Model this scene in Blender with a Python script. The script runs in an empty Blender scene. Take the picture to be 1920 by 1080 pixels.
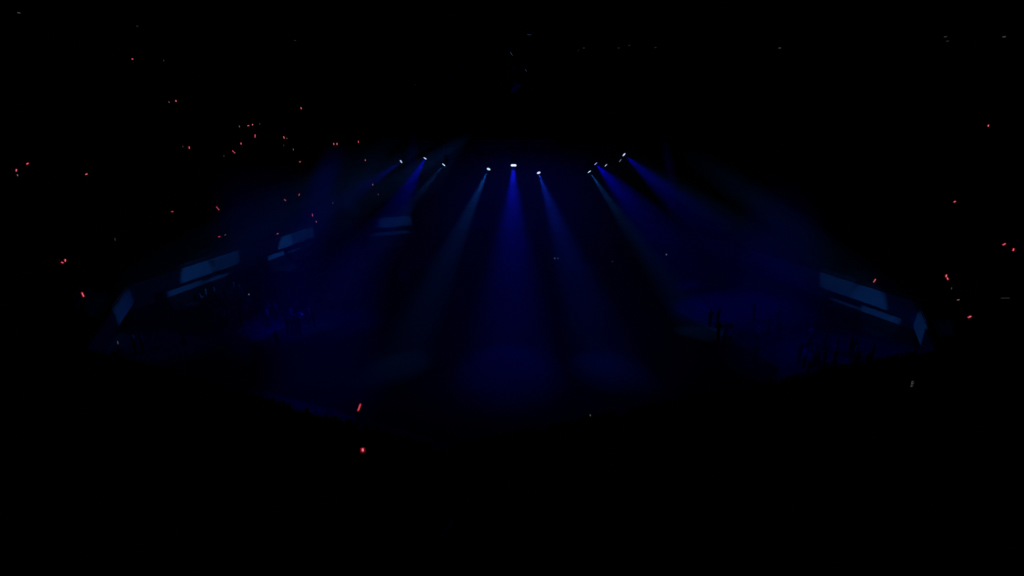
import bpy, bmesh, math, random
from mathutils import Vector, Matrix
random.seed(11)
S = bpy.context.scene
COL = S.collection

# ------------------------------------------------------------------ camera
F_PX = 1150.0                       # focal length in pixels of the 1920 wide frame
PITCH = math.atan(340 / F_PX)
EYE = 18.0
cam_d = bpy.data.cameras.new('camera')
cam = bpy.data.objects.new('camera', cam_d)
COL.objects.link(cam)
cam.location = (0, 0, EYE)
cam.rotation_euler = (math.pi / 2 - PITCH, 0, 0)
cam_d.sensor_width = 36
cam_d.lens = F_PX / 1920 * 36
cam_d.clip_end = 500
S.camera = cam

# ------------------------------------------------------------------ world, exposure, sampling
w = bpy.data.worlds.new('world')
S.world = w
w.use_nodes = True
w.node_tree.nodes['Background'].inputs['Color'].default_value = (0, 0, 0, 1)
w.node_tree.nodes['Background'].inputs['Strength'].default_value = 0
S.view_settings.view_transform = 'Standard'
S.view_settings.look = 'None'
S.view_settings.gamma = 1
S.view_settings.use_curve_mapping = False
S.view_settings.exposure = 0
S.cycles.use_denoising = True
S.cycles.max_bounces = 3
S.cycles.diffuse_bounces = 2
S.cycles.volume_bounces = 0
S.cycles.volume_step_rate = 2.0
S.cycles.volume_max_steps = 128
S.cycles.sample_clamp_indirect = 1.0
S.cycles.light_sampling_threshold = 0.0005

# ------------------------------------------------------------------ pixel <-> world
def ray(px, py):
    a = (px - 960) / F_PX
    b = (540 - py) / F_PX
    return Vector((a, math.cos(PITCH) + b * math.sin(PITCH), -math.sin(PITCH) + b * math.cos(PITCH)))
def at_z(px, py, z):
    d = ray(px, py); t = (z - EYE) / d.z
    return Vector((d.x * t, d.y * t, z))
def at_y(px, py, y):
    d = ray(px, py); t = y / d.y
    return Vector((d.x * t, y, EYE + d.z * t))
def proj(p):
    z = p[2] - EYE
    dep = p[1] * math.cos(PITCH) - z * math.sin(PITCH)
    up = p[1] * math.sin(PITCH) + z * math.cos(PITCH)
    return 960 + F_PX * p[0] / dep, 540 - F_PX * up / dep

# ------------------------------------------------------------------ the lamps that light the hall
BLUE = (0.004, 0.012, 1.0)
TEAL = (0.02, 0.26, 1.0)
DEEP = (0.0, 0.0, 1.0)
# px, py, world y of the lens | aim point | colour | watts | cone degrees | look of the lens | label
STAGE_LAMPS = [
    (752, 303, 56, at_y(544, 451, 49), BLUE, 2600, 20, 1.0, 'first spotlight of the row, nearest the scattered red penlights, with a faint shallow beam'),
    (797, 297, 58, at_z(626, 606, 0.0), DEEP, 6200, 30, 1.3, 'slanted thin-looking spotlight between the first lamp and the teal one beside the black speakers'),
    (832, 309, 56, at_z(580, 615, 0.0), TEAL, 2600, 14, 1.5, 'teal tinted spotlight hung right above the broad black speaker hang'),
    (916, 317, 53, at_z(750, 685, 0.0), TEAL, 4200, 16, 1.3, 'spotlight throwing a teal beam, beside the brightest lamp over the middle of the stage'),
    (963, 310, 55, at_z(955, 690, 0.0), BLUE, 8200, 26, 2.2, 'largest and brightest spotlight, double lens, its blue beam falling straight down'),
    (1010, 324, 52, at_z(1140, 690, 0.0), (0.01, 0.06, 1.0), 5500, 21, 1.6, 'lowest hanging spotlight, its blue beam leaning away from the straight one'),
    (1105, 322, 53, at_z(1315, 624, 0.0), TEAL, 4600, 15, 1.5, 'spotlight with a narrow teal beam at the inner end of the five-lamp cluster'),
    (1117, 307, 57, at_z(1372, 593, 0.0), DEEP, 8000, 34, 1.5, 'tilted oblong spotlight with a wide blue beam, second in the five-lamp cluster'),
    (1136, 310, 58, at_z(1440, 600, 0), BLUE, 500, 12, 1.3, 'small round spotlight in the middle of the five-lamp cluster'),
    (1163, 301, 59, at_z(1500, 560, 2.0), BLUE, 250, 12, 0.35, 'dimmest spotlight, a greyish dot just under the highest lamp'),
    (1170, 290, 53, at_y(1390, 482, 46), DEEP, 5600, 24, 1.1, 'highest spotlight, a thin slanted violet bar at the outer end of the cluster'),
]

def lamp_light(pos, aim, color, watts, cone, radius=0.05, blend=1.0):
    ld = bpy.data.lights.new('spot_beam', 'SPOT')
    ld.energy = watts
    ld.color = color
    ld.spot_size = math.radians(cone)
    ld.spot_blend = blend
    ld.shadow_soft_size = radius
    o = bpy.data.objects.new('spot_beam', ld)
    COL.objects.link(o)
    d = (aim - pos).normalized()
    o.location = pos + d * 0.06
    o.rotation_euler = d.to_track_quat('-Z', 'Y').to_euler()
    return o

# ------------------------------------------------------------------ materials (procedural)
def mat(name, color, rough=0.7, noise=0.0, scale=5.0, metallic=0.0, emit=None, strength=0.0):
    m = bpy.data.materials.new(name); m.use_nodes = True
    nt = m.node_tree; b = nt.nodes['Principled BSDF']
    b.inputs['Roughness'].default_value = rough
    b.inputs['Metallic'].default_value = metallic
    b.inputs['Base Color'].default_value = (*color, 1)
    if noise:
        tc = nt.nodes.new('ShaderNodeTexCoord'); n = nt.nodes.new('ShaderNodeTexNoise')
        n.inputs['Scale'].default_value = scale; n.inputs['Detail'].default_value = 4
        r = nt.nodes.new('ShaderNodeValToRGB')
        r.color_ramp.elements[0].position = 0.35; r.color_ramp.elements[1].position = 0.65
        r.color_ramp.elements[0].color = (*[c * (1 - noise) for c in color], 1)
        r.color_ramp.elements[1].color = (*[min(1, c * (1 + noise)) for c in color], 1)
        nt.links.new(tc.outputs['Object'], n.inputs['Vector'])
        nt.links.new(n.outputs['Fac'], r.inputs['Fac'])
        nt.links.new(r.outputs['Color'], b.inputs['Base Color'])
    if emit:
        b.inputs['Emission Color'].default_value = (*emit, 1)
        b.inputs['Emission Strength'].default_value = strength
    return m
M_FLOOR = mat('floor_boards', (0.028, 0.028, 0.03), 0.9, 0.35, 0.35)
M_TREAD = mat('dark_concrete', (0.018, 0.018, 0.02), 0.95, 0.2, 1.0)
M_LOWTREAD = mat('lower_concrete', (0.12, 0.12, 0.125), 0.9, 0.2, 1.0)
M_PARAPET = mat('cream_panel', (0.55, 0.56, 0.55), 0.8, 0.05, 0.8)
M_WAINSCOT = mat('dark_wainscot', (0.03, 0.03, 0.032), 0.8, 0.1, 2)
M_SOFFIT = mat('grey_soffit', (0.05, 0.05, 0.055), 0.9)
M_CEIL = mat('dark_ceiling', (0.02, 0.02, 0.022), 0.95, 0.1, 0.5)
M_DOOR = mat('doorway_dark', (0.012, 0.011, 0.012), 0.8)
M_METAL = mat('black_metal', (0.03, 0.03, 0.035), 0.6, metallic=0.6)
M_ALU = mat('dull_aluminium', (0.16, 0.16, 0.18), 0.55, metallic=0.8)
M_CASE = mat('black_lamp_case', (0.015, 0.015, 0.017), 0.6)
M_SPEAKER = mat('speaker_black', (0.008, 0.008, 0.009), 0.85, 0.2, 8)
M_GRILLE = mat('speaker_grille', (0.006, 0.006, 0.007), 0.9, 0.3, 60)
M_STAGE = mat('stage_black', (0.03, 0.03, 0.033), 0.7, 0.25, 1.5)
M_RAIL = mat('rail_paint', (0.35, 0.35, 0.38), 0.5)
M_SKIN = mat('skin', (0.36, 0.23, 0.17), 0.6)
M_LIP = mat('lips', (0.30, 0.12, 0.11), 0.5)
M_HAIR = mat('black_hair', (0.012, 0.010, 0.009), 0.7)
CLOTH = [mat('cloth_%s' % n, c, 0.9, 0.1, 9) for n, c in
         (('black', (.01, .01, .011)), ('navy', (.012, .014, .03)), ('charcoal', (.03, .03, .032)), ('white', (.5, .5, .52)), ('grey', (.16, .16, .17)))]
M_DENIM = mat('dark_trousers', (0.012, 0.013, 0.02), 0.9, 0.1, 9)

# ------------------------------------------------------------------ mesh helpers
class MB:
    def __init__(s): s.v = []; s.f = []
    def poly(s, pts):
        i = len(s.v); s.v += [tuple(p) for p in pts]; s.f.append(tuple(range(i, i + len(pts))))
    def box(s, c, size, R=None):
        c = Vector(c); h = Vector(size) / 2; i = len(s.v)
        for sx in (-1, 1):
            for sy in (-1, 1):
                for sz in (-1, 1):
                    p = Vector((sx * h.x, sy * h.y, sz * h.z))
                    if R is not None: p = R @ p
                    s.v.append(tuple(c + p))
        for q in ((0, 1, 3, 2), (4, 6, 7, 5), (0, 4, 5, 1), (2, 3, 7, 6), (0, 2, 6, 4), (1, 5, 7, 3)):
            s.f.append(tuple(i + k for k in q))
    def tube(s, a, b, r, n=6, r2=None):
        a = Vector(a); b = Vector(b); d = (b - a).normalized(); r2 = r if r2 is None else r2
        u = d.orthogonal().normalized(); v = d.cross(u); i = len(s.v)
        for p, rr in ((a, r), (b, r2)):
            for k in range(n):
                t = 2 * math.pi * k / n
                s.v.append(tuple(p + (u * math.cos(t) + v * math.sin(t)) * rr))
        for k in range(n):
            s.f.append((i + k, i + (k + 1) % n, i + n + (k + 1) % n, i + n + k))
        s.f.append(tuple(i + k for k in range(n))[::-1]); s.f.append(tuple(i + n + k for k in range(n)))
    def lathe(s, prof, o, d, n=16):
        o = Vector(o); d = Vector(d).normalized(); u = d.orthogonal().normalized(); v = d.cross(u); i = len(s.v)
        for (r, h) in prof:
            for k in range(n):
                t = 2 * math.pi * k / n
                s.v.append(tuple(o + d * h + (u * math.cos(t) + v * math.sin(t)) * r))
        for j in range(len(prof) - 1):
            for k in range(n):
                s.f.append((i + j * n + k, i + j * n + (k + 1) % n, i + (j + 1) * n + (k + 1) % n, i + (j + 1) * n + k))
        s.f.append(tuple(i + k for k in range(n))[::-1]); s.f.append(tuple(i + (len(prof) - 1) * n + k for k in range(n)))
    def build(s, name, m, parent=None, smooth=False):
        me = bpy.data.meshes.new(name); me.from_pydata(s.v, [], s.f)
        b_ = bmesh.new(); b_.from_mesh(me); bmesh.ops.recalc_face_normals(b_, faces=b_.faces); b_.to_mesh(me); b_.free(); me.update()
        me.materials.append(m)
        if smooth: me.polygons.foreach_set('use_smooth', [True] * len(me.polygons))
        o = bpy.data.objects.new(name, me); COL.objects.link(o)
        if parent: o.parent = parent
        return o
def tag(o, label=None, cat=None, group=None, kind=None):
    if label: o['label'] = label
    if cat: o['category'] = cat
    if group: o['group'] = group
    if kind: o['kind'] = kind
    return o
def empty(name, loc, rz=0.0):
    o = bpy.data.objects.new(name, None); COL.objects.link(o); o.location = loc; o.rotation_euler = (0, 0, rz)
    o.empty_display_size = 0.2
    return o
def copy_tree(o, parent=None):
    c = o.copy(); COL.objects.link(c)
    if parent: c.parent = parent
    for ch in o.children: copy_tree(ch, c)
    return c
def extrude_quad(mb, a, b, out, w, z0, z1):
    """a long block from a to b (xy), w thick towards out"""
    a = Vector(a[:2]); b = Vector(b[:2]); o = Vector(out[:2]) * w
    P = [a, b, b + o, a + o]; i = len(mb.v)
    for z in (z0, z1):
        for p in P: mb.v.append((p.x, p.y, z))
    for q in ((3, 2, 1, 0), (4, 5, 6, 7), (0, 1, 5, 4), (1, 2, 6, 5), (2, 3, 7, 6), (3, 0, 4, 7)):
        mb.f.append(tuple(i + k for k in q))

# ------------------------------------------------------------------ the octagon of the hall (parapet line at z 5.1)
PAR_TOP, PAR_BOT = 5.1, 3.9
OCT = [at_z(832, 846, PAR_TOP), at_z(163, 654, PAR_TOP), at_z(250, 533, PAR_TOP), Vector((-21.2, 71.5, 0)),
       Vector((-1.0, 79.5, 0)), Vector((18.3, 68.0, 0)), at_z(1712, 566, PAR_TOP), at_z(1752, 657, PAR_TOP)]
OCT = [Vector((p.x, p.y)) for p in OCT]        # A B C D E F G H, clockwise seen from above
SIDE = ['near_left', 'left', 'far_left', 'rear_left', 'rear_right', 'far_right', 'right', 'near_right']
NRM = []
for i in range(8):
    a, b = OCT[i], OCT[(i + 1) % 8]; d = (b - a).normalized()
    n = Vector((-d.y, d.x))
    if n.dot((a + b) / 2 - Vector((0, 50))) < 0: n = -n
    NRM.append(n)
def ring(off):
    """the octagon moved outwards by off"""
    out = []
    for i in range(8):
        n1, n2 = NRM[i - 1], NRM[i]; p = OCT[i]
        c1, c2 = n1.dot(p) + off, n2.dot(p) + off
        det = n1.x * n2.y - n1.y * n2.x
        out.append(Vector(((c1 * n2.y - c2 * n1.y) / det, (n1.x * c2 - n2.x * c1) / det)))
    return out
def outside(x, y):
    """distance outside the octagon and the side it belongs to"""
    v = [NRM[i].dot(Vector((x, y)) - OCT[i]) for i in range(8)]
    m = max(v); return m, v.index(m)
ROW, RISE, Z0 = 0.85, 0.476, 4.0
NROWS = 43
def tread(off): return Z0 + RISE * max(0, int(off / ROW))

# floor
fr = ring(-0.05)
m = MB(); m.poly([(p.x, p.y, 0) for p in ring(6.0)])
tag(m.build('floor', M_FLOOR), kind='structure')
# upper stands, one stepped block per side
rings = [ring(ROW * k) for k in range(NROWS + 1)]
for i in range(8):
    j = (i + 1) % 8; m = MB()
    for k in range(NROWS):
        z = Z0 + RISE * k
        a, b, c, d = rings[k][i], rings[k][j], rings[k + 1][j], rings[k + 1][i]
        m.poly([(a.x, a.y, z), (b.x, b.y, z), (c.x, c.y, z), (d.x, d.y, z)])
        m.poly([(d.x, d.y, z), (c.x, c.y, z), (c.x, c.y, z + RISE), (d.x, d.y, z + RISE)])
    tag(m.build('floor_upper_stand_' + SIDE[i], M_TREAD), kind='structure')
    # hall wall behind the stand
    a, b = rings[-1][i], rings[-1][j]; m = MB()
    extrude_quad(m, a, b, NRM[i], 0.4, Z0, 38)
    tag(m.build('wall_' + SIDE[i], M_CEIL), kind='structure')
    # balcony front, soffit
    a, b = OCT[i], OCT[j]; m = MB()
    extrude_quad(m, a, b, NRM[i], 0.18, PAR_BOT, PAR_TOP)
    tag(m.build('wall_balcony_' + SIDE[i], M_PARAPET), kind='structure')
    m = MB(); r0, r1 = ring(0.18), ring(3.0)
    m.poly([(r0[i].x, r0[i].y, PAR_BOT + .02), (r0[j].x, r0[j].y, PAR_BOT + .02), (r1[j].x, r1[j].y, PAR_BOT + .02), (r1[i].x, r1[i].y, PAR_BOT + .02)])
    tag(m.build('ceiling_soffit_' + SIDE[i], M_SOFFIT), kind='structure')
# ceiling: shallow octagonal pyramid
m = MB(); top = Vector((-0.5, 50, 44)); r = ring(ROW * NROWS + 0.4)
for i in range(8):
    a, b = r[i], r[(i + 1) % 8]
    m.poly([(a.x, a.y, 38), (b.x, b.y, 38), tuple(top)])
tag(m.build('ceiling', M_CEIL), kind='structure')

# lower stands and the wall behind them, with the doorways the photograph shows as dark gaps
REC = 1.5
LROWS = 9
lring = [ring(REC - 1.6 - 0.85 * k) for k in range(LROWS + 1)]
back = ring(REC)
L_TOP = 1.45
LOW_RISE = 0.15
door_at = {2: [(281, 556), (500, 491)], 6: [(1704, 612)], 1: [], 5: []}
for i in range(8):
    j = (i + 1) % 8; m = MB()
    # aisle then rows stepping down
    a, b, c, d = back[i], back[j], lring[0][j], lring[0][i]
    m.poly([(a.x, a.y, L_TOP), (b.x, b.y, L_TOP), (c.x, c.y, L_TOP), (d.x, d.y, L_TOP)])
    for k in range(LROWS):
        z = L_TOP - LOW_RISE * (k + 1)
        a, b, c, d = lring[k][i], lring[k][j], lring[k + 1][j], lring[k + 1][i]
        m.poly([(a.x, a.y, z + LOW_RISE), (b.x, b.y, z + LOW_RISE), (b.x, b.y, z), (a.x, a.y, z)])
        m.poly([(a.x, a.y, z), (b.x, b.y, z), (c.x, c.y, z), (d.x, d.y, z)])
    z = L_TOP - LOW_RISE * LROWS
    a, b = lring[-1][i], lring[-1][j]
    m.poly([(a.x, a.y, z), (b.x, b.y, z), (b.x, b.y, 0), (a.x, a.y, 0)])
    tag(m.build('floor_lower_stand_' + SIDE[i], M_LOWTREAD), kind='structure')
    # back wall: pale upper band over a dark wainscot, cut by doorways
    a, b = back[i], back[j]; L = (b - a).length; u = (b - a) / L
    cuts = []
    for (px, py) in door_at.get(i, []):
        p = at_z(px, py, 2.85); t = (Vector((p.x, p.y)) - a).dot(u); cuts.append((t - 0.55, t + 0.55))
    cuts.sort(); s = 0.0; pale = MB(); wain = MB()
    for (c0, c1) in cuts + [(L, L)]:
        c0 = max(s, c0)
        if c0 - s > .05:
            extrude_quad(pale, a + u * s, a + u * c0, NRM[i], 0.2, 2.62, PAR_BOT)
            extrude_quad(wain, a + u * s, a + u * c0, NRM[i], 0.23, L_TOP, 2.62)
        s = c1
    tag(pale.build('wall_lower_' + SIDE[i], M_PARAPET), kind='structure')
    tag(wain.build('wall_wainscot_' + SIDE[i], M_WAINSCOT), kind='structure')
    for n_, (c0, c1) in enumerate(cuts):
        dm = MB(); extrude_quad(dm, a + u * (c0 - .02) + NRM[i] * .14, a + u * (c1 + .02) + NRM[i] * .14, NRM[i], 0.06, L_TOP, PAR_BOT)
        tag(dm.build('door_%d' % (i * 2 + n_ + 1), M_DOOR), kind='structure')

# guard rails on the balcony fronts (far sides only: the near ones are hidden behind the crowd)
RAILTXT = {1: 'short metal guard rail on the balcony corner by the end of the long pale parapet',
           2: 'long metal guard rail along the pale balcony front with three lit stretches',
           3: 'metal guard rail on the balcony front beside the broad black speaker hang',
           4: 'metal guard rail on the dark balcony front behind the stage',
           5: 'metal guard rail on the balcony front beyond the widest blue beam',
           6: 'metal guard rail over the single lit stretch of balcony front under one penlight'}
for i, txt in RAILTXT.items():
    a, b = OCT[i], OCT[(i + 1) % 8]; L = (b - a).length; u = (b - a) / L
    root = empty('guard_rail', (a.x, a.y, PAR_TOP)); tag(root, txt, 'railing', 'balcony guard rails')
    o = NRM[i] * .09; h = MB(); p0 = u * .25 + o; p1 = u * (L - .25) + o
    for z in (.16, .32): h.tube((p0.x, p0.y, z), (p1.x, p1.y, z), .018)
    h.build('handrail', M_RAIL, root)
    n = int(L / 2.2)
    for k in range(n + 1):
        q = u * (.25 + (L - .5) * k / n) + o; pm = MB(); pm.tube((q.x, q.y, -.01), (q.x, q.y, .33), .022)
        pm.build('rail_post', M_RAIL, root)

# ------------------------------------------------------------------ stage
SZ = 1.5
st = empty('stage', (0, 67.2, 0)); tag(st, 'low dark stage platform under the middle three spotlights', 'stage')
m = MB(); m.box((0, 0, SZ - .05), (22, 9.6, .1)); m.build('stage_deck', M_STAGE, st)
m = MB(); m.box((0, -4.75, SZ / 2 - .05), (21.8, .08, SZ - .1)); m.build('stage_skirt', M_SPEAKER, st)
m = MB(); m.box((0, 4.75, SZ / 2 - .05), (21.8, .08, SZ - .1)); m.build('rear_skirt', M_SPEAKER, st)
for sx in (-1, 1):
    m = MB(); m.box((sx * 10.9, 0, SZ / 2 - .05), (.08, 9.4, SZ - .1)); m.build('side_skirt', M_SPEAKER, st)
rs = empty('stage_riser', (-1.0, 69.5, SZ)); tag(rs, 'low riser catching a mottled blue patch in the middle of the stage', 'riser')
m = MB(); m.box((0, 0, .42), (5.4, 3.2, .06)); m.build('riser_top', mat('riser_carpet', (.09, .09, .10), .95, .6, 1.6), rs)
for sx in (-1, 1):
    for sy in (-1, 1):
        m = MB(); m.box((sx * 2.6, sy * 1.5, .195), (.08, .08, .39)); m.build('leg', M_METAL, rs)
def cabinet(px, py, y, txt, wd=.75):
    p = at_y(px, py, y)
    c = empty('amplifier_cabinet', (p.x, y, SZ)); tag(c, txt, 'amplifier', 'amplifier cabinets on the stage')
    m = MB(); m.box((0, 0, .42), (wd, .36, .8)); m.build('cabinet_body', M_CASE, c)
    m = MB(); m.box((0, -.19, .36), (wd - .1, .02, .6)); m.build('speaker_grille', mat('grille_cloth', (.12, .12, .13), .9, .2, 30), c)
    m = MB(); m.box((0, -.19, .74), (wd - .1, .02, .1)); m.build('control_panel', M_ALU, c)
    m = MB()
    for sx in (-1, 1):
        for sy in (-1, 1): m.tube((sx * (wd / 2 - .08), sy * .12, 0), (sx * (wd / 2 - .08), sy * .12, .03), .03)
    m.build('rubber_foot', M_CASE, c)
cabinet(1003, 470, 70.0, 'faint blue amplifier cabinet on the stage behind the two tiny white lamps')
cabinet(1095, 489, 66.0, 'faint blue amplifier cabinet at the foot of the dark speaker hang')

def work_lamp(px, py, y, txt, s=1.2, col=(.5, .6, 1), rad=.09, grp=None):
    p = at_y(px, py, y); base = SZ if abs(p.x) < 11 and 62.4 < y < 72 else 0
    c = empty('work_lamp', (p.x, y, base)); tag(c, txt, 'lamp', grp); h = p.z - base
    m = MB(); m.lathe([(.16, 0), (.16, .02), (.03, .04)], (0, 0, 0), (0, 0, 1), 12); m.build('lamp_base', M_METAL, c)
    m = MB(); m.tube((0, 0, .03), (0, 0, h - .1), .018); m.build('lamp_stand', M_METAL, c)
    m = MB(); m.lathe([(rad * .6, .12), (rad * 1.15, -.02), (rad * 1.15, -.08)], (0, 0, h), (0, 1, 0), 14); m.build('lamp_housing', M_CASE, c)
    m = MB(); m.lathe([(rad, -.09), (rad, -.105)], (0, 0, h), (0, 1, 0), 14)
    m.build('lamp_lens', mat('work_lamp_glow', (.02,) * 3, .4, emit=col, strength=s), c)
work_lamp(1040, 484, 66.5, 'tiny bluish white lamp on the stage, the wider of a close pair', .22, (.5, .6, 1), .10)
work_lamp(1046, 484, 66.5, 'tiny bluish white lamp on the stage, the narrower of a close pair', .16, (.5, .6, 1), .08)
work_lamp(1148, 490, 65.0, 'very dim grey lamp by the stage edge under the dark speaker hang', .06, (.7, .7, .8), .08)
work_lamp(1249, 477, 66.0, 'single small white lamp standing alone in the wide blue beam', .30, (.75, .75, 1), .09)

# ------------------------------------------------------------------ trusses and moving spotlights
TZ = 14.6
def truss(x0, x1, y, z, txt):
    root = empty('lighting_truss', ((x0 + x1) / 2, y, z)); tag(root, txt, 'truss', 'lighting trusses over the stage')
    h = (x1 - x0) / 2
    for sy in (-.22, .22):
        for sz in (0, .44):
            m = MB(); m.tube((-h, sy, sz), (h, sy, sz), .03); m.build('chord', M_ALU, root)
    m = MB(); n = max(2, int(2 * h / .6))
    for k in range(n):
        xa, xb = -h + 2 * h * k / n, -h + 2 * h * (k + 1) / n
        for sy in (-.22, .22): m.tube((xa, sy, 0 if k % 2 else .44), (xb, sy, .44 if k % 2 else 0), .014, 4)
        for sz in (0, .44): m.tube((xa, -.22 if k % 2 else .22, sz), (xb, .22 if k % 2 else -.22, sz), .014, 4)
    m.build('lattice', M_ALU, root)
    for sx in (-.8, .8):
        m = MB(); m.tube((sx * h, 0, .44), (sx * h, 0, 24.2), .02, 4); m.build('hoist_chain', M_METAL, root)
lamp_pts = [at_y(px, py, y) for px, py, y, *_ in STAGE_LAMPS]
TY = 56.5
truss(-11.9, -4.9, TY, TZ, 'aluminium box truss carrying three spotlights above the broad black speaker hang')
truss(-3.6, 3.9, TY, TZ, 'aluminium box truss carrying the middle three spotlights')
truss(5.8, 12.9, TY, TZ, 'aluminium box truss carrying the cluster of five spotlights')

def moving_light(pos, aim, color, lens, txt, ceiling=None, big=False):
    """a moving head: clamp and drop pipe, base, yoke, head, lens"""
    d = (aim - pos).normalized()
    topz = ceiling if ceiling else TZ
    head_c = pos - d * .34
    by = TY if not ceiling else head_c.y
    root = empty('moving_spotlight', head_c); tag(root, txt, 'spotlight', None)
    R = Matrix.Rotation(math.atan2(d.y, d.x), 3, 'Z')
    az = Vector((-d.y, d.x, 0)).normalized() if abs(d.z) < .999 else Vector((1, 0, 0))
    m = MB()
    m.tube((0, 0, .62), (0, 0, topz - head_c.z), .025)
    if abs(by - head_c.y) > .3: m.tube((0, 0, topz - head_c.z), (0, by - head_c.y, topz - head_c.z), .025)
    m.build('drop_pipe', M_METAL, root)
    m = MB(); m.box((0, 0, .53), (.34, .3, .18), R); m.build('lamp_base', M_CASE, root)
    m = MB()
    for s_ in (-1, 1): m.box(az * (s_ * .25) + Vector((0, 0, .2)), (.14, .045, .52), R)
    m.box((0, 0, .43), (.14, .53, .05), R); m.build('yoke', M_CASE, root)
    rr = .19
    m = MB(); m.lathe([(rr * .55, -.3), (rr * .95, -.22), (rr, .05), (rr * 1.08, .3), (rr * 1.02, .335)], (0, 0, 0), d, 20)
    hd = m.build('lamp_head', M_CASE, root, False)
    m = MB()
    u = d.cross(Vector((0, 0, 1))).normalized()
    if big:
        for s_ in (-1, 1): m.lathe([(.155, .33), (.15, .342)], u * (s_ * .10), d, 18)
    else: m.lathe([(.165, .33), (.16, .345)], (0, 0, 0), d, 20)
    m.build('lens', mat('lens_glow', (.02,) * 3, .3, emit=color, strength=lens), hd)
    return root
for (px, py, y, aim, c, wt, cone, lens, txt), pos in zip(STAGE_LAMPS, lamp_pts):
    col = (.55, .85, 1.0) if c == TEAL else (.55, .62, 1.0)
    moving_light(pos, aim, col, lens, txt, big=(px == 963))
    lamp_light(pos, aim, c, wt, cone)

# ceiling spotlights above the picture, whose pools light the balcony fronts and the crowd, plus two added haze fills
TEAL2 = (0.02, 0.22, 1.0)
HOUSE = [  # aim, colour, watts, cone, lamp position, label
    (at_z(410, 487, 4.6), TEAL2, 5600, 8.0, (-3, 44, 20.5), 'hanging spotlight aimed at the lit stretch of balcony front halfway along'),
    (at_z(566, 440, 4.6), TEAL2, 9500, 8.0, (-4, 47, 20.5), 'hanging spotlight aimed at the balcony front below the two red penlights'),
    (at_z(224, 578, 4.4), TEAL2, 5600, 9.0, (0, 32, 20.5), 'hanging spotlight aimed at the pale balcony corner'),
    (at_z(1584, 530, 4.6), TEAL2, 4600, 8.0, (4, 37, 20.5), 'hanging spotlight aimed at the balcony front opposite'),
    (at_z(1722, 618, 4.4), TEAL2, 5600, 7.0, (3, 30, 20.5), 'hanging spotlight aimed at the small lit balcony corner opposite'),
    (at_z(745, 418, 4.5), TEAL2, 11000, 8.5, (0, 50, 20.5), 'hanging spotlight aimed at the balcony front beside the black speakers'),
    (at_z(345, 539, 2.9), TEAL2, 12000, 7.5, (0, 42, 19), 'hanging spotlight aimed at the thin wall beneath the balcony'),
    (at_z(535, 478, 2.9), TEAL2, 24000, 7.0, (1.5, 49, 19), 'hanging spotlight aimed at the broken end of the thin wall'),
    (at_z(1650, 589, 2.9), TEAL2, 9000, 6.5, (0, 33, 19), 'hanging spotlight aimed at the thin wall beneath the balcony opposite'),
    (at_z(503, 618, 0), DEEP, 11000, 12, (-4, 11, 27), 'hanging spotlight high over the near stand aimed at the large blue pool'),
    (at_z(520, 620, 0), DEEP, 13000, 15, (-9, 40, 21), 'hanging spotlight aimed at the lone dark figure in the large blue pool'),
    (at_z(1440, 662, 0), DEEP, 16000, 11, (5, 11, 27), 'hanging spotlight aimed at the blue floor behind the two heads'),
    (at_z(764, 513, .3), DEEP, 7000, 11, (-9, 60, 20), 'hanging spotlight aimed at the ragged blue pool by the stage'),
    (at_z(1292, 548, 0), DEEP, 6000, 9, (12, 54, 20), 'hanging spotlight aimed at the curved blue streak beyond the lone white lamp'),
    (at_z(610, 728, 0), DEEP, 15000, 14, (-2, 9, 27), 'hanging spotlight aimed at the floor showing between the crowd gaps'),
    (Vector((-.5, 52, 0)), DEEP, 900, 66, (-.5, 50, 31), 'added unseen wash lamp filling the haze over the middle of the arena floor'),  # added wash, gives the haze its ambient blue
    (at_z(945, 485, 2.0), DEEP, 2500, 8, (-1, 60, 20), 'hanging spotlight aimed at the riser in the middle of the stage'),
    (at_z(428, 538, 2.0), TEAL2, 5000, 6, (1, 46, 20.5), 'hanging spotlight grazing the small group of lit spectators'),
    (Vector((0, 45, 0)), DEEP, 2200, 84, (1, 38, 22), 'added unseen wash lamp filling the haze over the floor close to the crowd silhouettes'),  # second added fill, brightens the haze behind the silhouettes
]
for aim, c, wt, cone, hp, t in HOUSE:
    pos = Vector(hp)
    moving_light(pos, aim, (.3, .5, 1), 1.0, t, ceiling=38.5)
    lamp_light(pos, aim, c, wt, cone, blend=1.0 if c == DEEP else .5)
# ------------------------------------------------------------------ line array speakers
def line_array(px, ytop, ybot, y, n, wd, txt):
    pt = at_y(px, ytop, y); pb = at_y(px, ybot, y); H = pt.z - pb.z; h = H / n
    root = empty('line_array_speaker', (pt.x, y, pt.z)); tag(root, txt, 'loudspeaker', 'hanging line array speakers')
    m = MB(); m.box((0, 0, .12), (wd * .9, .5, .08)); m.build('rigging_frame', M_METAL, root)
    for s_ in (-1, 1):
        m = MB(); m.tube((s_ * wd * .3, 0, .15), (s_ * wd * .3, 0, 37.6 - pt.z), .02, 4); m.build('hoist_chain', M_METAL, root)
    ang, yy, zz = 0.0, 0.0, 0.0
    for k in range(n):
        ang = .02 * k * k / 2.2
        R = Matrix.Rotation(ang, 3, 'X')
        c = Vector((0, yy, zz)) + R @ Vector((0, 0, -h / 2))
        m = MB(); m.box(c, (wd, .7, h * .93), R); cab = m.build('speaker_cabinet', M_SPEAKER, root)
        m = MB(); m.box(c + R @ Vector((0, -.36, 0)), (wd * .92, .03, h * .8), R); m.build('grille', M_GRILLE, cab)
        e = Vector((0, yy, zz)) + R @ Vector((0, 0, -h)); yy, zz = e.y, e.z
line_array(783.5, 366, 446, 57.5, 12, 1.25, 'outer of the two joined black speaker hangs against the blue haze')
line_array(812, 366, 452, 57.5, 13, 1.25, 'inner of the two joined black speaker hangs, reaching slightly lower')
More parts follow.
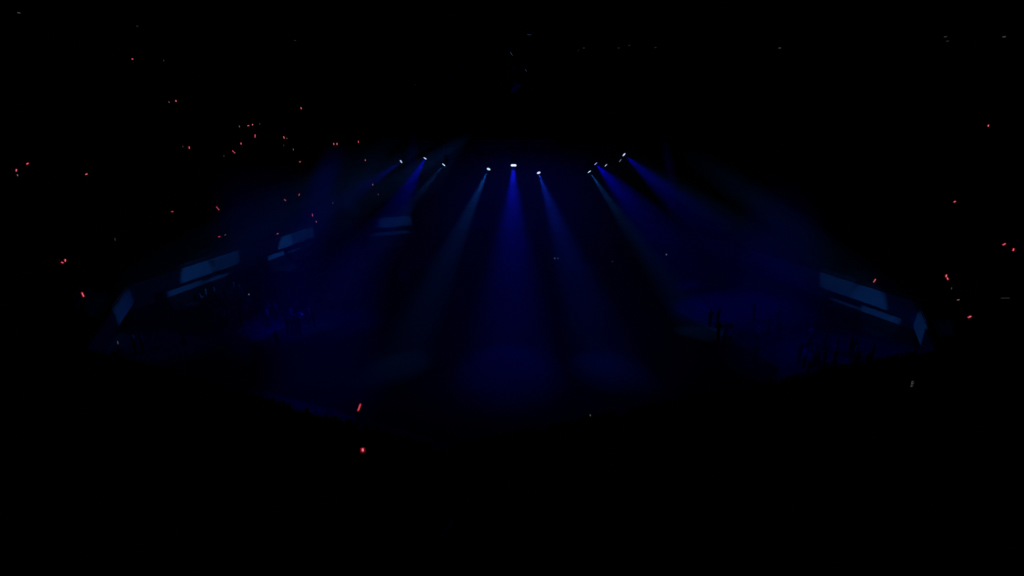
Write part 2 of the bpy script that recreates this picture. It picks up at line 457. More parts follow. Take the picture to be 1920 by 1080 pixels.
line_array(1104, 372, 468, 57.5, 13, 1.2, 'dark speaker hang between the leaning blue beam and the narrow teal beam')
line_array(1131, 372, 462, 57.5, 13, 1.2, 'dark speaker hang half covered by the narrow teal beam')
line_array(658, 372, 402, 60.0, 6, 1.3, 'small dark speaker hang seen faintly below the first spotlight')
line_array(1281, 345, 418, 55.0, 10, 1.3, 'lone black speaker hang at the outer rim of the widest blue beam')

# ------------------------------------------------------------------ people
def skin_body(name, joints, edges):
    """joints: name -> (x,y,z,r) ; returns a mesh grown with Skin + Subdivision"""
    names = list(joints); me = bpy.data.meshes.new(name + '_cage')
    me.from_pydata([joints[n][:3] for n in names], [(names.index(a), names.index(b)) for a, b in edges], [])
    o = bpy.data.objects.new(name + '_cage', me); COL.objects.link(o)
    sk = o.modifiers.new('s', 'SKIN'); sk.use_smooth_shade = True
    lay = me.skin_vertices[0].data
    for i, n in enumerate(names):
        r = joints[n][3]; lay[i].radius = r if isinstance(r, tuple) else (r, r); lay[i].use_root = (n == 'pelvis')
    sub = o.modifiers.new('d', 'SUBSURF'); sub.levels = 1
    dg = bpy.context.evaluated_depsgraph_get(); ev = o.evaluated_get(dg)
    out = bpy.data.meshes.new_from_object(ev)
    bpy.data.objects.remove(o); bpy.data.meshes.remove(me)
    return out
def arm(J, E, s, sh, el, wr, fdir, curl=0.0):
    """s -1 / 1, positions of elbow and wrist, finger direction"""
    t = 'r' if s > 0 else 'l'
    J['sh' + t] = (*sh, .058); J['el' + t] = (*el, .042); J['wr' + t] = (*wr, .027)
    E += [('chest', 'sh' + t), ('sh' + t, 'el' + t), ('el' + t, 'wr' + t)]
    W = Vector(wr); d = Vector(fdir).normalized()
    side = d.cross(Vector((0, 1, .01))).normalized()
    if side.length < .1: side = Vector((1, 0, 0))
    pal = d.cross(side).normalized() * s
    p = W + d * .075
    J['pm' + t] = (*p, (.036, .020)); E.append(('wr' + t, 'pm' + t))
    for k, (o_, ln) in enumerate(((-.030, .066), (-.010, .076), (.010, .071), (.029, .056))):
        q0 = p + d * .02 + side * o_; q1 = q0 + (d * (1 - curl) + pal * curl).normalized() * ln * .55
        q2 = q1 + (d * (1 - 1.6 * curl) + pal * curl * 1.8).normalized() * ln * .5
        for nm, q, r in (('a', q0, .0095), ('b', q1, .0088), ('c', q2, .007)): J['f%s%d%s' % (t, k, nm)] = (*q, r)
        E += [('pm' + t, 'f%s%da' % (t, k)), ('f%s%da' % (t, k), 'f%s%db' % (t, k)), ('f%s%db' % (t, k), 'f%s%dc' % (t, k))]
    q0 = W + d * .035 - side * .034 * 1; q1 = q0 - side * .02 + d * .035 + pal * curl * .02
    J['th' + t] = (*q0, .011); J['tt' + t] = (*q1, .009)
    E += [('wr' + t, 'th' + t), ('th' + t, 'tt' + t)]
def make_person(kind):
    """faces +Y, feet at z 0, 1.68 m tall; returns root prototype and the hand point"""
    J = {'pelvis': (0, 0, .93, (.155, .115)), 'waist': (0, .005, 1.07, (.125, .09)), 'chest': (0, .01, 1.28, (.155, .105)),
         'neck': (0, .0, 1.44, .052), 'jaw': (0, .014, 1.505, (.052, .062)), 'skull': (0, .0, 1.585, (.074, .088)), 'crown': (0, -.008, 1.645, (.052, .062)),}
    E = [('pelvis', 'waist'), ('waist', 'chest'), ('chest', 'neck'), ('neck', 'jaw'), ('jaw', 'skull'), ('skull', 'crown')]
    for s, t in ((-1, 'l'), (1, 'r')):
        J['ear' + t] = (s * .082, -.01, 1.56, (.010, .016)); E.append(('skull', 'ear' + t))
        J['hip' + t] = (s * .09, 0, .86, .088); J['kn' + t] = (s * .10, .015, .48, .057)
        J['an' + t] = (s * .105, -.02, .09, .038); J['to' + t] = (s * .12, .13, .035, .034)
        E += [('pelvis', 'hip' + t), ('hip' + t, 'kn' + t), ('kn' + t, 'an' + t), ('an' + t, 'to' + t)]
    shz = 1.375
    down = lambda s: arm(J, E, s, (s * .185, 0, shz), (s * .235, -.02, 1.10), (s * .23, .05, .86), (0, .12, -1), .3)
    hand = None
    if kind == 'relaxed': down(-1); down(1)
    elif kind == 'clapping':
        for s in (-1, 1): arm(J, E, s, (s * .185, 0, shz), (s * .22, .08, 1.12), (s * .06, .30, 1.24), (0, .5, .8), .1)
    elif kind == 'raised':
        down(-1); arm(J, E, 1, (.19, 0, 1.40), (.27, .10, 1.60), (.25, .16, 1.84), (0, .1, 1), .62); hand = Vector((.25, .175, 1.93))
    elif kind == 'forward':
        down(-1); arm(J, E, 1, (.185, 0, shz), (.23, .10, 1.14), (.16, .32, 1.27), (-.1, .5, .9), .62); hand = Vector((.15, .37, 1.35))
    elif kind == 'overhead':
        for s in (-1, 1): arm(J, E, s, (s * .19, 0, 1.40), (s * .30, .03, 1.60), (s * .12, .05, 1.80), (-s * .5, .1, .8), .2)
    bm_ = skin_body('person', J, E)
    bm_.materials.append(M_SKIN)
    for v in bm_.vertices:                       # nose and brow pushed out of the face
        if v.co.y > .04 and abs(v.co.x) < .03 and 1.50 < v.co.z < 1.60:
            v.co.y += .020 * max(0, 1 - abs(v.co.z - 1.545) / .04) * max(0, 1 - abs(v.co.x) / .03)
    root = bpy.data.objects.new('person', bm_); COL.objects.link(root)
    # clothing: shells grown from the body surface
    nv = [(v.co.copy(), v.normal.copy()) for v in bm_.vertices]
    def shell(name, test, grow, m_):
        keep = [p for p in bm_.polygons if test(p.center)]
        ids = {}; vs = []; fs = []
        for p in keep:
            f = []
            for v in p.vertices:
                if v not in ids: ids[v] = len(vs); co, no = nv[v]; vs.append(tuple(co + no * grow))
                f.append(ids[v])
            fs.append(f)
        me = bpy.data.meshes.new(name); me.from_pydata(vs, [], fs); me.update(); me.materials.append(m_)
        me.polygons.foreach_set('use_smooth', [True] * len(fs))
        o = bpy.data.objects.new(name, me); COL.objects.link(o); o.parent = root
        sd = o.modifiers.new('t', 'SOLIDIFY'); sd.thickness = .006; sd.offset = 1
        return o
    def is_hand(c):
        if abs(c.x) < .18 and c.y < .2 and c.z < 1.3: return False
        return any((c - Vector(J['wr' + t][:3])).length < .06 or ((c - Vector(J['pm' + t][:3])).length < .13) for t in 'lr')
    shell('jacket', lambda c: .88 < c.z < 1.42 and not is_hand(c) or (c.z >= 1.42 and abs(c.x) > .1 and not is_hand(c) and abs(c.x) < .4 and not (c.z > 1.46 and (abs(c.x) < .12))), .016, CLOTH[0])
    shell('trousers', lambda c: .10 < c.z < .95 and abs(c.x) < .215 and not is_hand(c), .010, M_DENIM)
    hr = shell('hair', lambda c: c.z > 1.50 and abs(c.x) < (.115 if c.z > 1.59 else .072) and (c.z > 1.615 or c.y < .02) and c.y < .09, .020, M_HAIR)
    # shoes and eyes
    m = MB()
    for s in (-1, 1):
        m.box((s * .115, .05, .03), (.095, .27, .06))
    m.build('shoe', M_CASE, root)
    m = MB()
    for s in (-1, 1): m.lathe([(.003, -.004), (.011, 0), (.003, .006)], (s * .03, .082, 1.575), (0, 1, 0), 8)
    m.build('eye', M_HAIR, root)
    m = MB(); m.box((0, .078, 1.512), (.04, .012, .009)); m.build('mouth', M_LIP, root)
    return root, hand
PROTO = {k: make_person(k) for k in ('relaxed', 'clapping', 'raised', 'forward', 'overhead')}
used = set(); N_PEOPLE = [0]
def add_person(kind, loc, rz, scale, label, group=None, cloth=None):
    src, hand = PROTO[kind]
    if kind not in used: used.add(kind); o = src
    else: o = copy_tree(src)
    o.location = loc; o.rotation_euler = (0, 0, rz); o.scale = (1.0, 1.0, scale)
    for k in ('label', 'category', 'group'):
        if k in o: del o[k]
    tag(o, label, 'person', group)
    if cloth is not None:
        for ch in o.children:
            if ch.name.startswith('jacket'):
                ch.material_slots[0].link = 'OBJECT'; ch.material_slots[0].material = cloth
    N_PEOPLE[0] += 1
    return o

# silhouettes of the people in the front rows of the near stands (tops of heads read off the photograph's black outline)
PROFILE = [(215, 624), (232, 628), (251, 632), (270, 636), (290, 641), (309, 647), (328, 652), (347, 657), (366, 661), (385, 664), (402, 668),
           (434, 677), (452, 683), (472, 682), (492, 692), (512, 697), (532, 704), (575, 712), (612, 730), (628, 727), (652, 748), (686, 760),
           (706, 762), (726, 768), (748, 767), (763, 765), (784, 782), (800, 792),
           (854, 808), (881, 779), (905, 795), (922, 785), (945, 771), (967, 769), (985, 776), (1002, 772), (1034, 756), (1054, 762), (1074, 760), (1094, 758),
           (1117, 744), (1135, 746), (1152, 735), (1188, 731), (1207, 729), (1226, 728), (1246, 722), (1266, 716), (1286, 718), (1306, 719), (1326, 714),
           (1348, 704), (1371, 719), (1394, 706), (1424, 689), (1446, 689), (1478, 704), (1497, 688), (1516, 688), (1536, 684), (1548, 673), (1566, 676),
           (1588, 667), (1606, 674), (1626, 674), (1646, 667), (1664, 662), (1682, 655), (1700, 648), (1717, 643)]
SPECIAL = {434: 'silhouetted person standing out above the crowd edge near the long balcony front', 575: 'silhouetted person between two thin blue gaps in the crowd edge',
           628: 'broad silhouetted person just past the second blue gap', 652: 'silhouetted person right beside the large red glow stick',
           763: 'silhouetted person whose head stands out near the notch in the crowd', 800: 'last silhouetted person before the deep blue notch',
           854: 'lowest silhouetted person beside the deep blue notch', 881: 'tall thin silhouetted person just past the deep blue notch',
           945: 'first of two close silhouetted heads past the tall thin person', 967: 'second of two close silhouetted heads past the tall thin person',
           1034: 'silhouetted person whose rounded head rises below the straight blue beam', 1117: 'silhouetted person right beside the tiny white phone glow',
           1152: 'silhouetted person below the inner edge of the dark speaker hang', 1348: 'silhouetted person with both arms joined overhead, blue showing through the loop',
           1394: 'silhouetted head standing alone before the two tall heads', 1424: 'first of the two tall heads side by side against the bright blue floor',
           1446: 'second of the two tall heads side by side against the bright blue floor', 1588: 'silhouetted head rising beside the opposite balcony corner'}
GAPS = (412, 553, 595, 640, 662, 672, 835, 895, 1012, 1172, 1350, 1385, 1408, 1460)
ROWS = [(x, y, 0) for x, y in PROFILE]
for q in range(len(PROFILE) - 1):
    xm = (PROFILE[q][0] + PROFILE[q + 1][0]) / 2; ym = (PROFILE[q][1] + PROFILE[q + 1][1]) / 2 + 3
    if PROFILE[q + 1][0] - PROFILE[q][0] < 29 and all(abs(xm - g_) > 9 for g_ in GAPS): ROWS.append((xm, ym, 1))
for (px, py, second) in ROWS:
    best = None
    for side in (0, 7):
        for k, sc in (((1, .94), (1, 1.0)) if second else ((0, 1.0), (0, .94), (0, 1.06))):
            off = ROW * k + (.62 if k == 0 else .45)
            a = OCT[0]; n = NRM[side]; z = Z0 + RISE * k + 1.675 * sc
            # point of the row line seen at column px
            A, B = ring(off)[side], ring(off)[(side + 1) % 8]
            lo, hi = 0.0, 1.0
            for q in range(60):
                t = q / 59; p = A.lerp(B, t); X, Y = proj((p.x, p.y, z))
                e = abs(X - px) * 3 + abs(Y - py)
                if best is None or e < best[0]: best = (e, p, Z0 + RISE * k, sc, side, z)
            for q in range(60): pass
    e, p, zf, sc, side, z = best
    # slide exactly under the column
    A, B = ring(outside(p.x, p.y)[0])[side], ring(outside(p.x, p.y)[0])[(side + 1) % 8]
    u = (B - A).normalized()
    for _ in range(8):
        X, _y = proj((p.x, p.y, z)); X2, _y = proj((p.x + u.x * .05, p.y + u.y * .05, z)); p = p + u * .05 * (px - X) / (X2 - X)
    rz = math.atan2((Vector((0, 66)) - p).y, (Vector((0, 66)) - p).x) - math.pi / 2
    kind = 'overhead' if px == 1348 else random.choice(['relaxed', 'relaxed', 'clapping'])
    if second: lab, g = ('black silhouette of a person in the second row, towards the balcony corner with the long lit parapet', 'second row silhouettes towards the long lit balcony') if side == 0 else ('black silhouette of a person in the second row, towards the short lit balcony corner', 'second row silhouettes towards the short lit balcony')
    elif px in SPECIAL: lab, g = SPECIAL[px], None
    elif side == 0: lab, g = 'black silhouette of a standing person in the crowd edge towards the balcony corner with the long lit parapet', 'silhouettes along the near stand towards the long lit balcony'
    else: lab, g = 'black silhouette of a standing person in the crowd edge towards the short lit balcony corner', 'silhouettes along the near stand towards the short lit balcony'
    add_person(kind, (p.x, p.y, zf), rz, sc * (.93 if px == 1348 else 1), lab if len(lab.split()) <= 16 else ' '.join(lab.split()[:16]), g, random.choice(CLOTH[:3]))

# ------------------------------------------------------------------ penlights and the people holding them
def tube_mat(name, col, s):
    m = mat(name, (.02, .0, .0), .4, emit=col, strength=s); return m
def halo_mat():  # weak see-through glow; the tube is widened to imitate a red halo
    m = bpy.data.materials.new('red_diffuser_halo'); m.use_nodes = True; nt = m.node_tree
    b = nt.nodes['Principled BSDF']; o = nt.nodes['Material Output']
    b.inputs['Base Color'].default_value = (.3, 0, .01, 1); b.inputs['Emission Color'].default_value = (1, .0, .03, 1); b.inputs['Emission Strength'].default_value = .16
    t = nt.nodes.new('ShaderNodeBsdfTransparent'); mx = nt.nodes.new('ShaderNodeMixShader'); mx.inputs['Fac'].default_value = .5
    nt.links.new(t.outputs[0], mx.inputs[1]); nt.links.new(b.outputs[0], mx.inputs[2]); nt.links.new(mx.outputs[0], o.inputs['Surface'])
    return m
M_HALO = halo_mat()
M_GRIP = mat('penlight_grip', (.02, .02, .02), .5)
def make_penlight(col, s, halo=True, ln=.24, r=.022):
    root = empty('penlight', (0, 0, 0))
    m = MB(); m.tube((0, 0, -.10), (0, 0, .0), .016, 10); m.build('grip', M_GRIP, root)
    m = MB(); m.lathe([(r * .8, .0), (r, .03), (r, ln - .03), (r * .6, ln)], (0, 0, 0), (0, 0, 1), 12)
    m.build('glowing_core', tube_mat('penlight_core', col, s), root)
    if halo:
        m = MB(); R = r * (1.8 if r > .024 else 2.6); m.lathe([(R * .7, -.01), (R, .02), (R, ln + .0), (R * .6, ln + .03)], (0, 0, 0), (0, 0, 1), 14)
        m.build('diffuser_halo', M_HALO, root)
    return root
LK = {  # look -> prototype
    'red': make_penlight((1, .25, .32), 1.4), 'mid': make_penlight((1, .42, .42), 1.3), 'dim': make_penlight((1, .5, .45), .25, False), 'faint': make_penlight((.8, .6, .5), .07, False),
    'big': make_penlight((1, .13, .2), .9, True, .27, .026), 'phone': None}
LK_used = set()
# px, py, look, tilt degrees (0 upright, + leaning to the picture's right), length factor, label of the light
P = [
 (30, 320, 'red', 20, .5, 'bright red penlight by the picture edge, lower and bigger of its pair'),
 (50, 308, 'red', 60, .5, 'red penlight just above the big one at the picture edge'),
 (33, 329, 'dim', 0, .4, 'faint red penlight under the bright pair at the picture edge'),
 (160, 326, 'mid', 70, .5, 'lone pinkish penlight between the edge pair and the scattered stand'),
 (247, 110, 'mid', 80, .4, 'highest red penlight, alone high in the stand'),
 (307, 114, 'faint', 0, .4, 'faint penlight beside the highest red one'),
 (330, 190, 'mid', 0, .5, 'brighter penlight of the high pair below the highest one'),
 (317, 192, 'dim', 0, .4, 'dimmer penlight of the high pair below the highest one'),
 (565, 204, 'mid', -10, .6, 'orange-pink penlight alone above all others near the stage lamps'),
 (449, 238, 'dim', 0, .5, 'first penlight in the level row of four'),
 (464, 235, 'red', 80, .5, 'brightest penlight in the level row of four'),
 (473, 234, 'mid', 30, .4, 'third penlight in the level row of four'),
 (487, 233, 'faint', 0, .4, 'faintest penlight ending the level row of four'),
 (478, 257, 'red', 10, .9, 'long upright penlight under the level row of four'),
 (452, 270, 'mid', 0, .5, 'penlight between the long upright one and the crossed double'),
 (438, 284, 'red', -40, .5, 'upper of two touching red penlights'),
 (441, 286, 'mid', -70, .5, 'lower of two touching red penlights'),
 (420, 294, 'faint', 0, .4, 'barely visible penlight beside the two touching ones'),
 (355, 278, 'mid', 0, .6, 'bright penlight with a barely visible one beside it'),
 (343, 275, 'faint', 0, .4, 'barely visible penlight beside the bright lone one'),
 (533, 259, 'mid', -15, .7, 'larger penlight of a side-by-side pair mid stand'),
 (538, 260, 'dim', 0, .4, 'smaller penlight of a side-by-side pair mid stand'),
 (532, 273, 'faint', 0, .4, 'faint penlight straight under the side-by-side pair'),
 (550, 281, 'dim', 0, .5, 'dull red penlight at mid height of the descending line'),
 (561, 303, 'mid', 70, .5, 'pinkish penlight at the foot of the descending line'),
 (626, 271, 'mid', 0, .6, 'one of two level twin penlights, farther from the stage lamps'),
 (632, 271, 'mid', 0, .6, 'one of two level twin penlights, closer to the stage lamps'),
 (672, 267, 'red', 0, .6, 'orange-red penlight above and near the first spotlight'),
 (685, 301, 'mid', 0, .5, 'pale penlight level with the first spotlight'),
 (699, 347, 'mid', 0, .5, 'pale penlight inside the faint blue beam of the first spotlight'),
 (709, 365, 'dim', 0, .4, 'dim penlight under the pale one inside the first beam'),
 (536, 376, 'mid', -40, .6, 'lower penlight of the pair above the second lit parapet stretch'),
 (560, 366, 'mid', 30, .6, 'upper penlight of the pair above the second lit parapet stretch'),
 (624, 381, 'dim', 0, .4, 'dim penlight beside the small dark speaker hang'),
 (586, 405, 'red', 0, .8, 'brighter penlight just over the second lit parapet stretch'),
 (593, 416, 'mid', 0, .4, 'round penlight directly over the end of the lit parapet'),
 (321, 396, 'red', 80, .5, 'red penlight by itself far above the first lit parapet stretch'),
 (411, 393, 'red', -35, 1.1, 'elongated leaning red penlight above the first lit parapet stretch'),
 (409, 443, 'red', 75, .5, 'red penlight with a dim neighbour above the first lit parapet stretch'),
 (421, 440, 'dim', 60, .4, 'dim neighbour of the red penlight above the parapet'),
 (519, 438, 'mid', 60, .5, 'penlight hovering at the start of the second lit parapet stretch'),
 (216, 450, 'faint', 0, .6, 'lone greyish penlight high over the balcony corner'),
 (122, 489, 'mid', 10, .5, 'upper of a diagonal pair of red penlights near the picture edge'),
 (119, 492, 'red', -60, .5, 'lower of a diagonal pair of red penlights near the picture edge'),
 (157, 555, 'red', -15, .9, 'upright red penlight beside the pale balcony corner'),
 (218, 628, 'faint', 0, .6, 'almost dark red penlight below the pale balcony corner'),
 (671, 768, 'big', 22, 1.0, 'large clear red glow stick leaning, held over the crowd edge'),
 (680, 843, 'red', 0, .34, 'small red penlight below the large glow stick'),
 (1638, 528, 'mid', 25, .8, 'whitish orange penlight over the lit balcony front past the stage'),
 (1853, 236, 'red', 0, .4, 'highest red penlight in the stand past the spotlight cluster'),
 (1788, 378, 'red', 60, .5, 'round red penlight beneath the highest one in that stand'),
 (1880, 458, 'red', 60, .6, 'slanted red penlight, upper of two near the far picture edge'),
 (1900, 469, 'red', 0, .5, 'round red penlight, lower of two near the far picture edge'),
 (1774, 518, 'mid', 0, .5, 'smaller of two touching red penlights in the outer stand'),
 (1778, 523, 'red', -30, .5, 'larger of two touching red penlights in the outer stand'),
 (1784, 541, 'faint', 0, .4, 'faint penlight under the two touching ones in the outer stand'),
 (1794, 561, 'dim', 80, .5, 'dull pink penlight between the touching pair and the slanted lowest'),
 (1815, 594, 'red', 60, .6, 'slanted red penlight, lowest in the outer stand'),
]
def hold_point(px, py, hand_h):
    """march along the sight line until a raised hand over the stand's treads meets it"""
    d = ray(px, py).normalized(); best = None; t = 14.0
    while t < 125:
        p = Vector((0, 0, EYE)) + d * t; t += .04
        off, side = outside(p.x, p.y)
        if off < .35 or off > ROW * NROWS - .5: continue
        k = int(off / ROW); inrow = off - k * ROW
        if not .2 < inrow < .65: continue
        h = p.z - (Z0 + RISE * k); e = abs(h - hand_h)
        if best is None or e < best[0] - 1e-4: best = (e, p, Z0 + RISE * k, h)
        if e < .02: break
    return best
HOLDER = 0
for n_, (px, py, look, tilt, lf, lab) in enumerate(P):
    cand = []
    for kd in (('raised', 'forward') if n_ % 3 else ('forward', 'raised')):
        hp_ = hold_point(px, py, PROTO[kd][1].z + .06); cand.append((max(0, hp_[0] - .1), kd, hp_))
        if hp_[0] < .1: break
    _e, kind, (e, p, zf, h) = min(cand, key=lambda q: q[0])
    hand = PROTO[kind][1]
    sc = max(.88, min(1.12, (h - .06) / hand.z))
    if kind not in used: PROTO[kind][0]
    rz = math.atan2((Vector((0, 62)) - Vector((p.x, p.y))).y, -p.x) - math.pi / 2
    hx = Vector((hand.x, hand.y)); hx.rotate(Matrix.Rotation(rz, 2))
    add_person(kind, (p.x - hx.x, p.y - hx.y, zf), rz, sc, 'person holding up the ' + ' '.join(lab.split()[:12]), None, random.choice(CLOTH[:3]))
    src = LK[look]
    if look not in LK_used: LK_used.add(look); o = src
    else: o = copy_tree(src)
    dist = (p - Vector((0, 0, EYE))).length
    o.location = (p.x, p.y, zf + hand.z * sc); k_ = 1.15 * (.8 + dist / 110)
    o.scale = (k_, k_, k_ * lf)
    o.rotation_euler = (0, math.radians(tilt), 0)
    tag(o, lab, 'penlight', 'penlights held in the stands')
for k_, o in LK.items():
    if o and k_ not in LK_used:
        for c in list(o.children): bpy.data.objects.remove(c)
        bpy.data.objects.remove(o)

# phones glowing in the crowd
def phone(p, s, lab, w_=.07, h_=.14):
    root = empty('phone', p); tag(root, lab, 'phone', None)
    m = MB(); m.box((0, 0, 0), (w_ + .01, .009, h_ + .012)); m.build('phone_body', M_CASE, root)
    m = MB(); m.box((0, -.0055, 0), (w_, .003, h_)); m.build('screen', mat('phone_glow', (.02,) * 3, .3, emit=(.85, .85, 1), strength=s), root)
for px, py, s, lab in ((1107, 757, .10, 'tiny dim phone screen held among the silhouettes under the spotlights'), (1710, 719, .05, 'very dim phone screen low in the near stand past the blue floor')):
    hand = PROTO['forward'][1]; e, p, zf, h = hold_point(px, py, hand.z + .05); sc = max(.9, min(1.1, h / (hand.z + .05)))
    rz = 0.0
    add_person('forward', (p.x - hand.x, p.y - hand.y, zf), rz, sc, 'person in the near stand holding the ' + ' '.join(lab.split()[:8]), None, CLOTH[0])
    phone((p.x, p.y - .02, zf + hand.z * sc + .05), s, lab)

# ------------------------------------------------------------------ audience of the lower stands and the arena floor
def low_z(off):
    """floor height at signed distance off (negative inside) in the lower stand"""
    k = (REC - 1.6 - off) / .85
    if k < 0: return L_TOP
    if k >= LROWS: return 0.0
    return L_TOP - LOW_RISE * (int(k) + 1)
def low_person(px, py, cloth, kind, lab, g=None, hz=1.4):
    p = at_z(px, py, 2.4)
    for _ in range(12):
        off, s = outside(p.x, p.y); z = low_z(min(off, -.3)); p = at_z(px, py, z + hz)
    off, s = outside(p.x, p.y)
    if off > .5: n2 = NRM[s] * (off - .5); p = Vector((p.x - n2.x, p.y - n2.y, p.z)); z = L_TOP
    rz = math.atan2(68 - p.y, -p.x) - math.pi / 2
    add_person(kind, (p.x, p.y, z), rz, random.uniform(.93, 1.05), lab, g, cloth)
    return p, z
for px, py, lab in ((384, 541, 'small pale-shirted person, first of the lit figures under the thin lit wall'), (400, 538, 'brightest pale-shirted person under the thin lit wall'),
                    (410, 547, 'pale-shirted person standing lower than the brightest one'), (418, 534, 'pale-shirted person with a violet tinge near the thin wall end'),
                    (437, 530, 'upper pale-shirted person past the thin wall end'), (447, 534, 'slim pale figure last in the lit group'),
                    (448, 543, 'pale figure in the row below the slim one'), (374, 552, 'dim pale figure low beside the doorway wall'),
                    (248, 693 - 65, 'grey-clad person catching blue light below the pale balcony corner'), (262, 628, 'second grey-clad person below the pale balcony corner'),
                    (340, 614, 'grey-clad person faint on the floor below the doorway'), (1539, 563, 'pale-shirted person under the opposite lit balcony front'),
                    (1581, 570, 'violet-tinged person at the start of the opposite thin lit wall'), (655, 497, 'pale-shirted person at the edge of the arena floor near the stage'),
                    (737, 461, 'faint pale person beyond the floor beneath the speaker hang'), (752, 465, 'faint pale person beside another beneath the speaker hang'), (766, 463, 'faint pale person closest beneath the speaker hang')):
    low_person(px, py, CLOTH[3] if 'pale' in lab else CLOTH[4], random.choice(['relaxed', 'clapping']), lab)
p, z = low_person(463, 554, CLOTH[4], 'forward', 'person holding the whitish phone under the thin lit wall', None, 1.35)
phone((p.x + .15, p.y + .1, z + 1.42), .45, 'small whitish phone glow among the lit figures under the thin wall', .09, .12)
# floor crowd: dark figures standing on the lit floor
low_person(517, 622, CLOTH[0], 'relaxed', 'dark figure standing alone in the large blue pool on the floor', None, 1.5)
blobs = [(728, 508), (736, 506), (744, 508), (733, 513), (742, 514), (738, 519), (537, 597), (546, 598), (553, 596), (560, 597)]
for px, py in blobs:
    low_person(px, py, CLOTH[0], 'relaxed', 'dark figure in the small huddle against the ragged blue pool by the stage' if px > 700 else 'dark figure in the short huddle on the top edge of the large blue pool', 'huddle against the ragged blue pool' if px > 700 else 'huddle on the edge of the large blue pool')
def crowd(cnt, x0, x1, y0, y1, lab, g, cl):
    n = 0; tries = 0; pts = []
    while n < cnt and tries < 4000:
        tries += 1; px = random.uniform(x0, x1); py = random.uniform(y0, y1)
        p = at_z(px, py, 1.4); off, s = outside(p.x, p.y)
        if off > -.5 or any((q - Vector((p.x, p.y))).length < .6 for q in pts): continue
        if abs(p.x) < 14 and p.y > 61.5: continue
        pts.append(Vector((p.x, p.y))); low_person(px, py, random.choice(cl), random.choice(['relaxed', 'clapping']), lab, g); n += 1
crowd(34, 300, 590, 500, 590, 'dim standing spectator in the lower stand under the long balcony front', 'spectators under the long balcony front', CLOTH)
crowd(18, 1330, 1690, 560, 650, 'dim standing spectator in the lower stand under the opposite balcony front', 'spectators under the opposite balcony front', CLOTH)
crowd(12, 1480, 1640, 640, 668, 'blue-lit spectator on the floor just beyond the crowd edge under the short balcony', 'spectators just beyond the crowd edge', CLOTH[2:])
for k, (o, _) in PROTO.items():
    if k not in used:
        for c in list(o.children): bpy.data.objects.remove(c)
        bpy.data.objects.remove(o)

# ------------------------------------------------------------------ small lamps under the roof, step lights
def roof_light(px, py, s, lab, w_=.34, h_=.12, y=None, tilt=0):
    """a little luminaire on the far hall wall or roof, where the sight line meets the outer ring"""
    d = ray(px, py).normalized(); t = 20
    while t < 160:
        q = Vector((0, 0, EYE)) + d * t
        off, s_ = outside(q.x, q.y)
        if off > ROW * NROWS - .12: break
        t += .05
    n = NRM[s_]; rz = math.atan2(n.y, n.x) - math.pi / 2
    root = empty('wall_light', q - Vector((n.x, n.y, 0)) * .02, rz); tag(root, lab, 'light', 'small lights round the hall wall')
    m = MB(); m.box((0, .08, 0), (w_ + .1, .14, h_ + .1)); m.build('light_housing', M_METAL, root)
    m = MB(); m.box((0, -.0, 0), (w_, .03, h_)); m.build('light_cover', mat('wall_light_glow', (.02,) * 3, .5, emit=(.9, 1, .9), strength=s), root)
for a in ((35, 24, .06, 'grey oblong light high in the picture corner over the penlight stand'), (257, 49, .02, 'hardly visible light high over the highest red penlight'),
          (553, 76, .02, 'hardly visible light high above the orange-pink penlight'), (1095, 90, .035, 'first faint light in the high row over the spotlight cluster'),
          (1160, 90, .03, 'second faint light in the high row over the spotlight cluster'), (1180, 85, .02, 'slightly raised faint light in the high row'),
          (1229, 89, .02, 'last faint light of the high row before a wide gap'), (1462, 90, .08, 'clear small white light alone past the high row'),
          (1773, 69, .04, 'upper of two faint lights near the far corner'), (1777, 77, .02, 'lower of two faint lights near the far corner'),
          (1883, 69, .06, 'grey slanted light in the far picture corner')):
    roof_light(*a)
# aisle handrails in the near and side stands
def aisle_rail(p0, p1, lab):
    def on(px, py):
        d = ray(px, py).normalized(); t = 3
        while t < 120:
            q = Vector((0, 0, EYE)) + d * t; off, s_ = outside(q.x, q.y)
            if off > 0 and q.z < tread(off) + .9: return q
            t += .05
        return q
    a, b = on(*p0), on(*p1)
    root = empty('aisle_handrail', (a.x, a.y, a.z - .9)); tag(root, lab, 'railing', None)
    m = MB(); m.tube((0, 0, .9), tuple(b - a + Vector((0, 0, .9))), .03, 8); m.build('handrail', M_RAIL, root)
    L = (b - a).length; n = max(2, int(L / 2.5))
    for k in range(n + 1):
        q = (b - a) * (k / n); w_ = a + q; off, _ = outside(w_.x, w_.y); zf = tread(off)
        m = MB(); m.tube((q.x, q.y, zf - (a.z - .9)), (q.x, q.y, q.z + .9), .022); m.build('rail_post', M_RAIL, root)
aisle_rail((790, 1062), (886, 925), 'faint diagonal stair handrail at the bottom of the picture')
aisle_rail((30, 527), (122, 466), 'faint diagonal stair handrail beside the diagonal pair of red penlights')
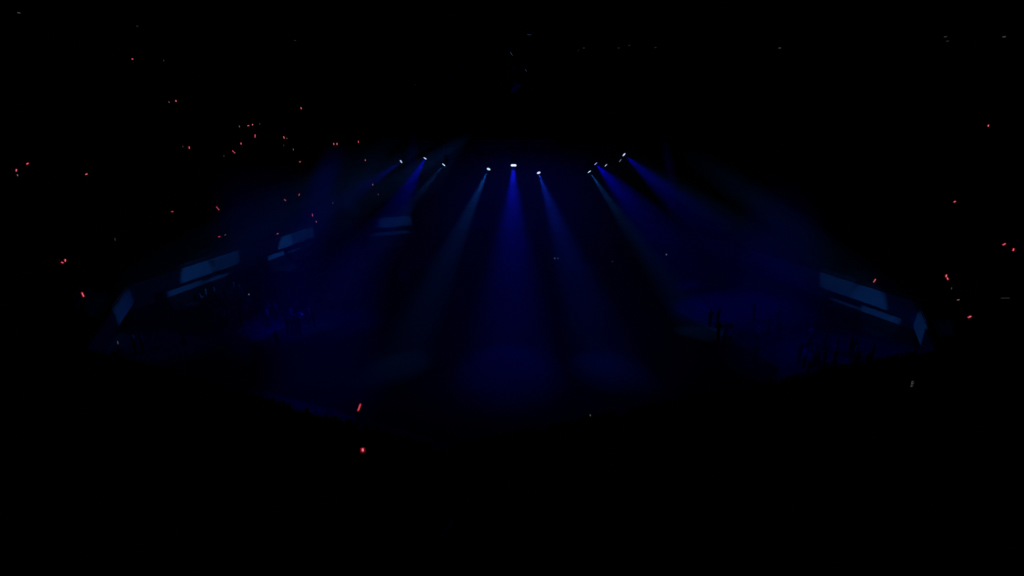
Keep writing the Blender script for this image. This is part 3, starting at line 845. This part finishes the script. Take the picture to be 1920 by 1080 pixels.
sl = empty('step_light', (0, 0, 0))
d = ray(1885, 556).normalized(); t = 10
while True:
    q = Vector((0, 0, EYE)) + d * t; off, s_ = outside(q.x, q.y)
    if off > 0 and q.z < tread(off) + .12: break
    t += .02
sl.location = (q.x, q.y, tread(off)); tag(sl, 'thin faint grey strip light on a step by the far picture edge', 'light')
m = MB(); m.box((0, 0, .03), (.62, .05, .05)); m.build('strip_housing', M_METAL, sl)
m = MB(); m.box((0, -.03, .03), (.56, .012, .022)); m.build('strip_cover', mat('step_glow', (.02,) * 3, .5, emit=(.9, 1, .9), strength=.06), sl)

# ------------------------------------------------------------------ haze filling the arena
HAZE_TOP = 16.0
r = ring(-.05); m = MB()
for z in (.02, HAZE_TOP):
    for p in r: m.v.append((p.x, p.y, z))
m.f.append(tuple(range(8))); m.f.append(tuple(range(15, 7, -1)))
for k in range(8): m.f.append((k, (k + 1) % 8, 8 + (k + 1) % 8, 8 + k))
hz = bpy.data.materials.new('stage_haze'); hz.use_nodes = True; nt = hz.node_tree
nt.nodes.remove(nt.nodes['Principled BSDF'])
vs = nt.nodes.new('ShaderNodeVolumeScatter'); vs.inputs['Color'].default_value = (1, 1, 1, 1)
vs.inputs['Anisotropy'].default_value = .3
g = nt.nodes.new('ShaderNodeNewGeometry'); sp = nt.nodes.new('ShaderNodeSeparateXYZ'); mr = nt.nodes.new('ShaderNodeMapRange')
mr.interpolation_type = 'SMOOTHSTEP'
for k_, v_ in (('From Min', 11.5), ('From Max', 16.0), ('To Min', .027), ('To Max', 0.0)): mr.inputs[k_].default_value = v_
nt.links.new(g.outputs['Position'], sp.inputs[0]); nt.links.new(sp.outputs['Z'], mr.inputs['Value']); nt.links.new(mr.outputs[0], vs.inputs['Density'])
nt.links.new(vs.outputs[0], nt.nodes['Material Output'].inputs['Volume'])
tag(m.build('haze', hz), 'thin stage haze catching the blue beams over the arena floor', 'haze', kind='stuff')
print('PEOPLE', N_PEOPLE[0], 'OBJECTS', len(bpy.data.objects))
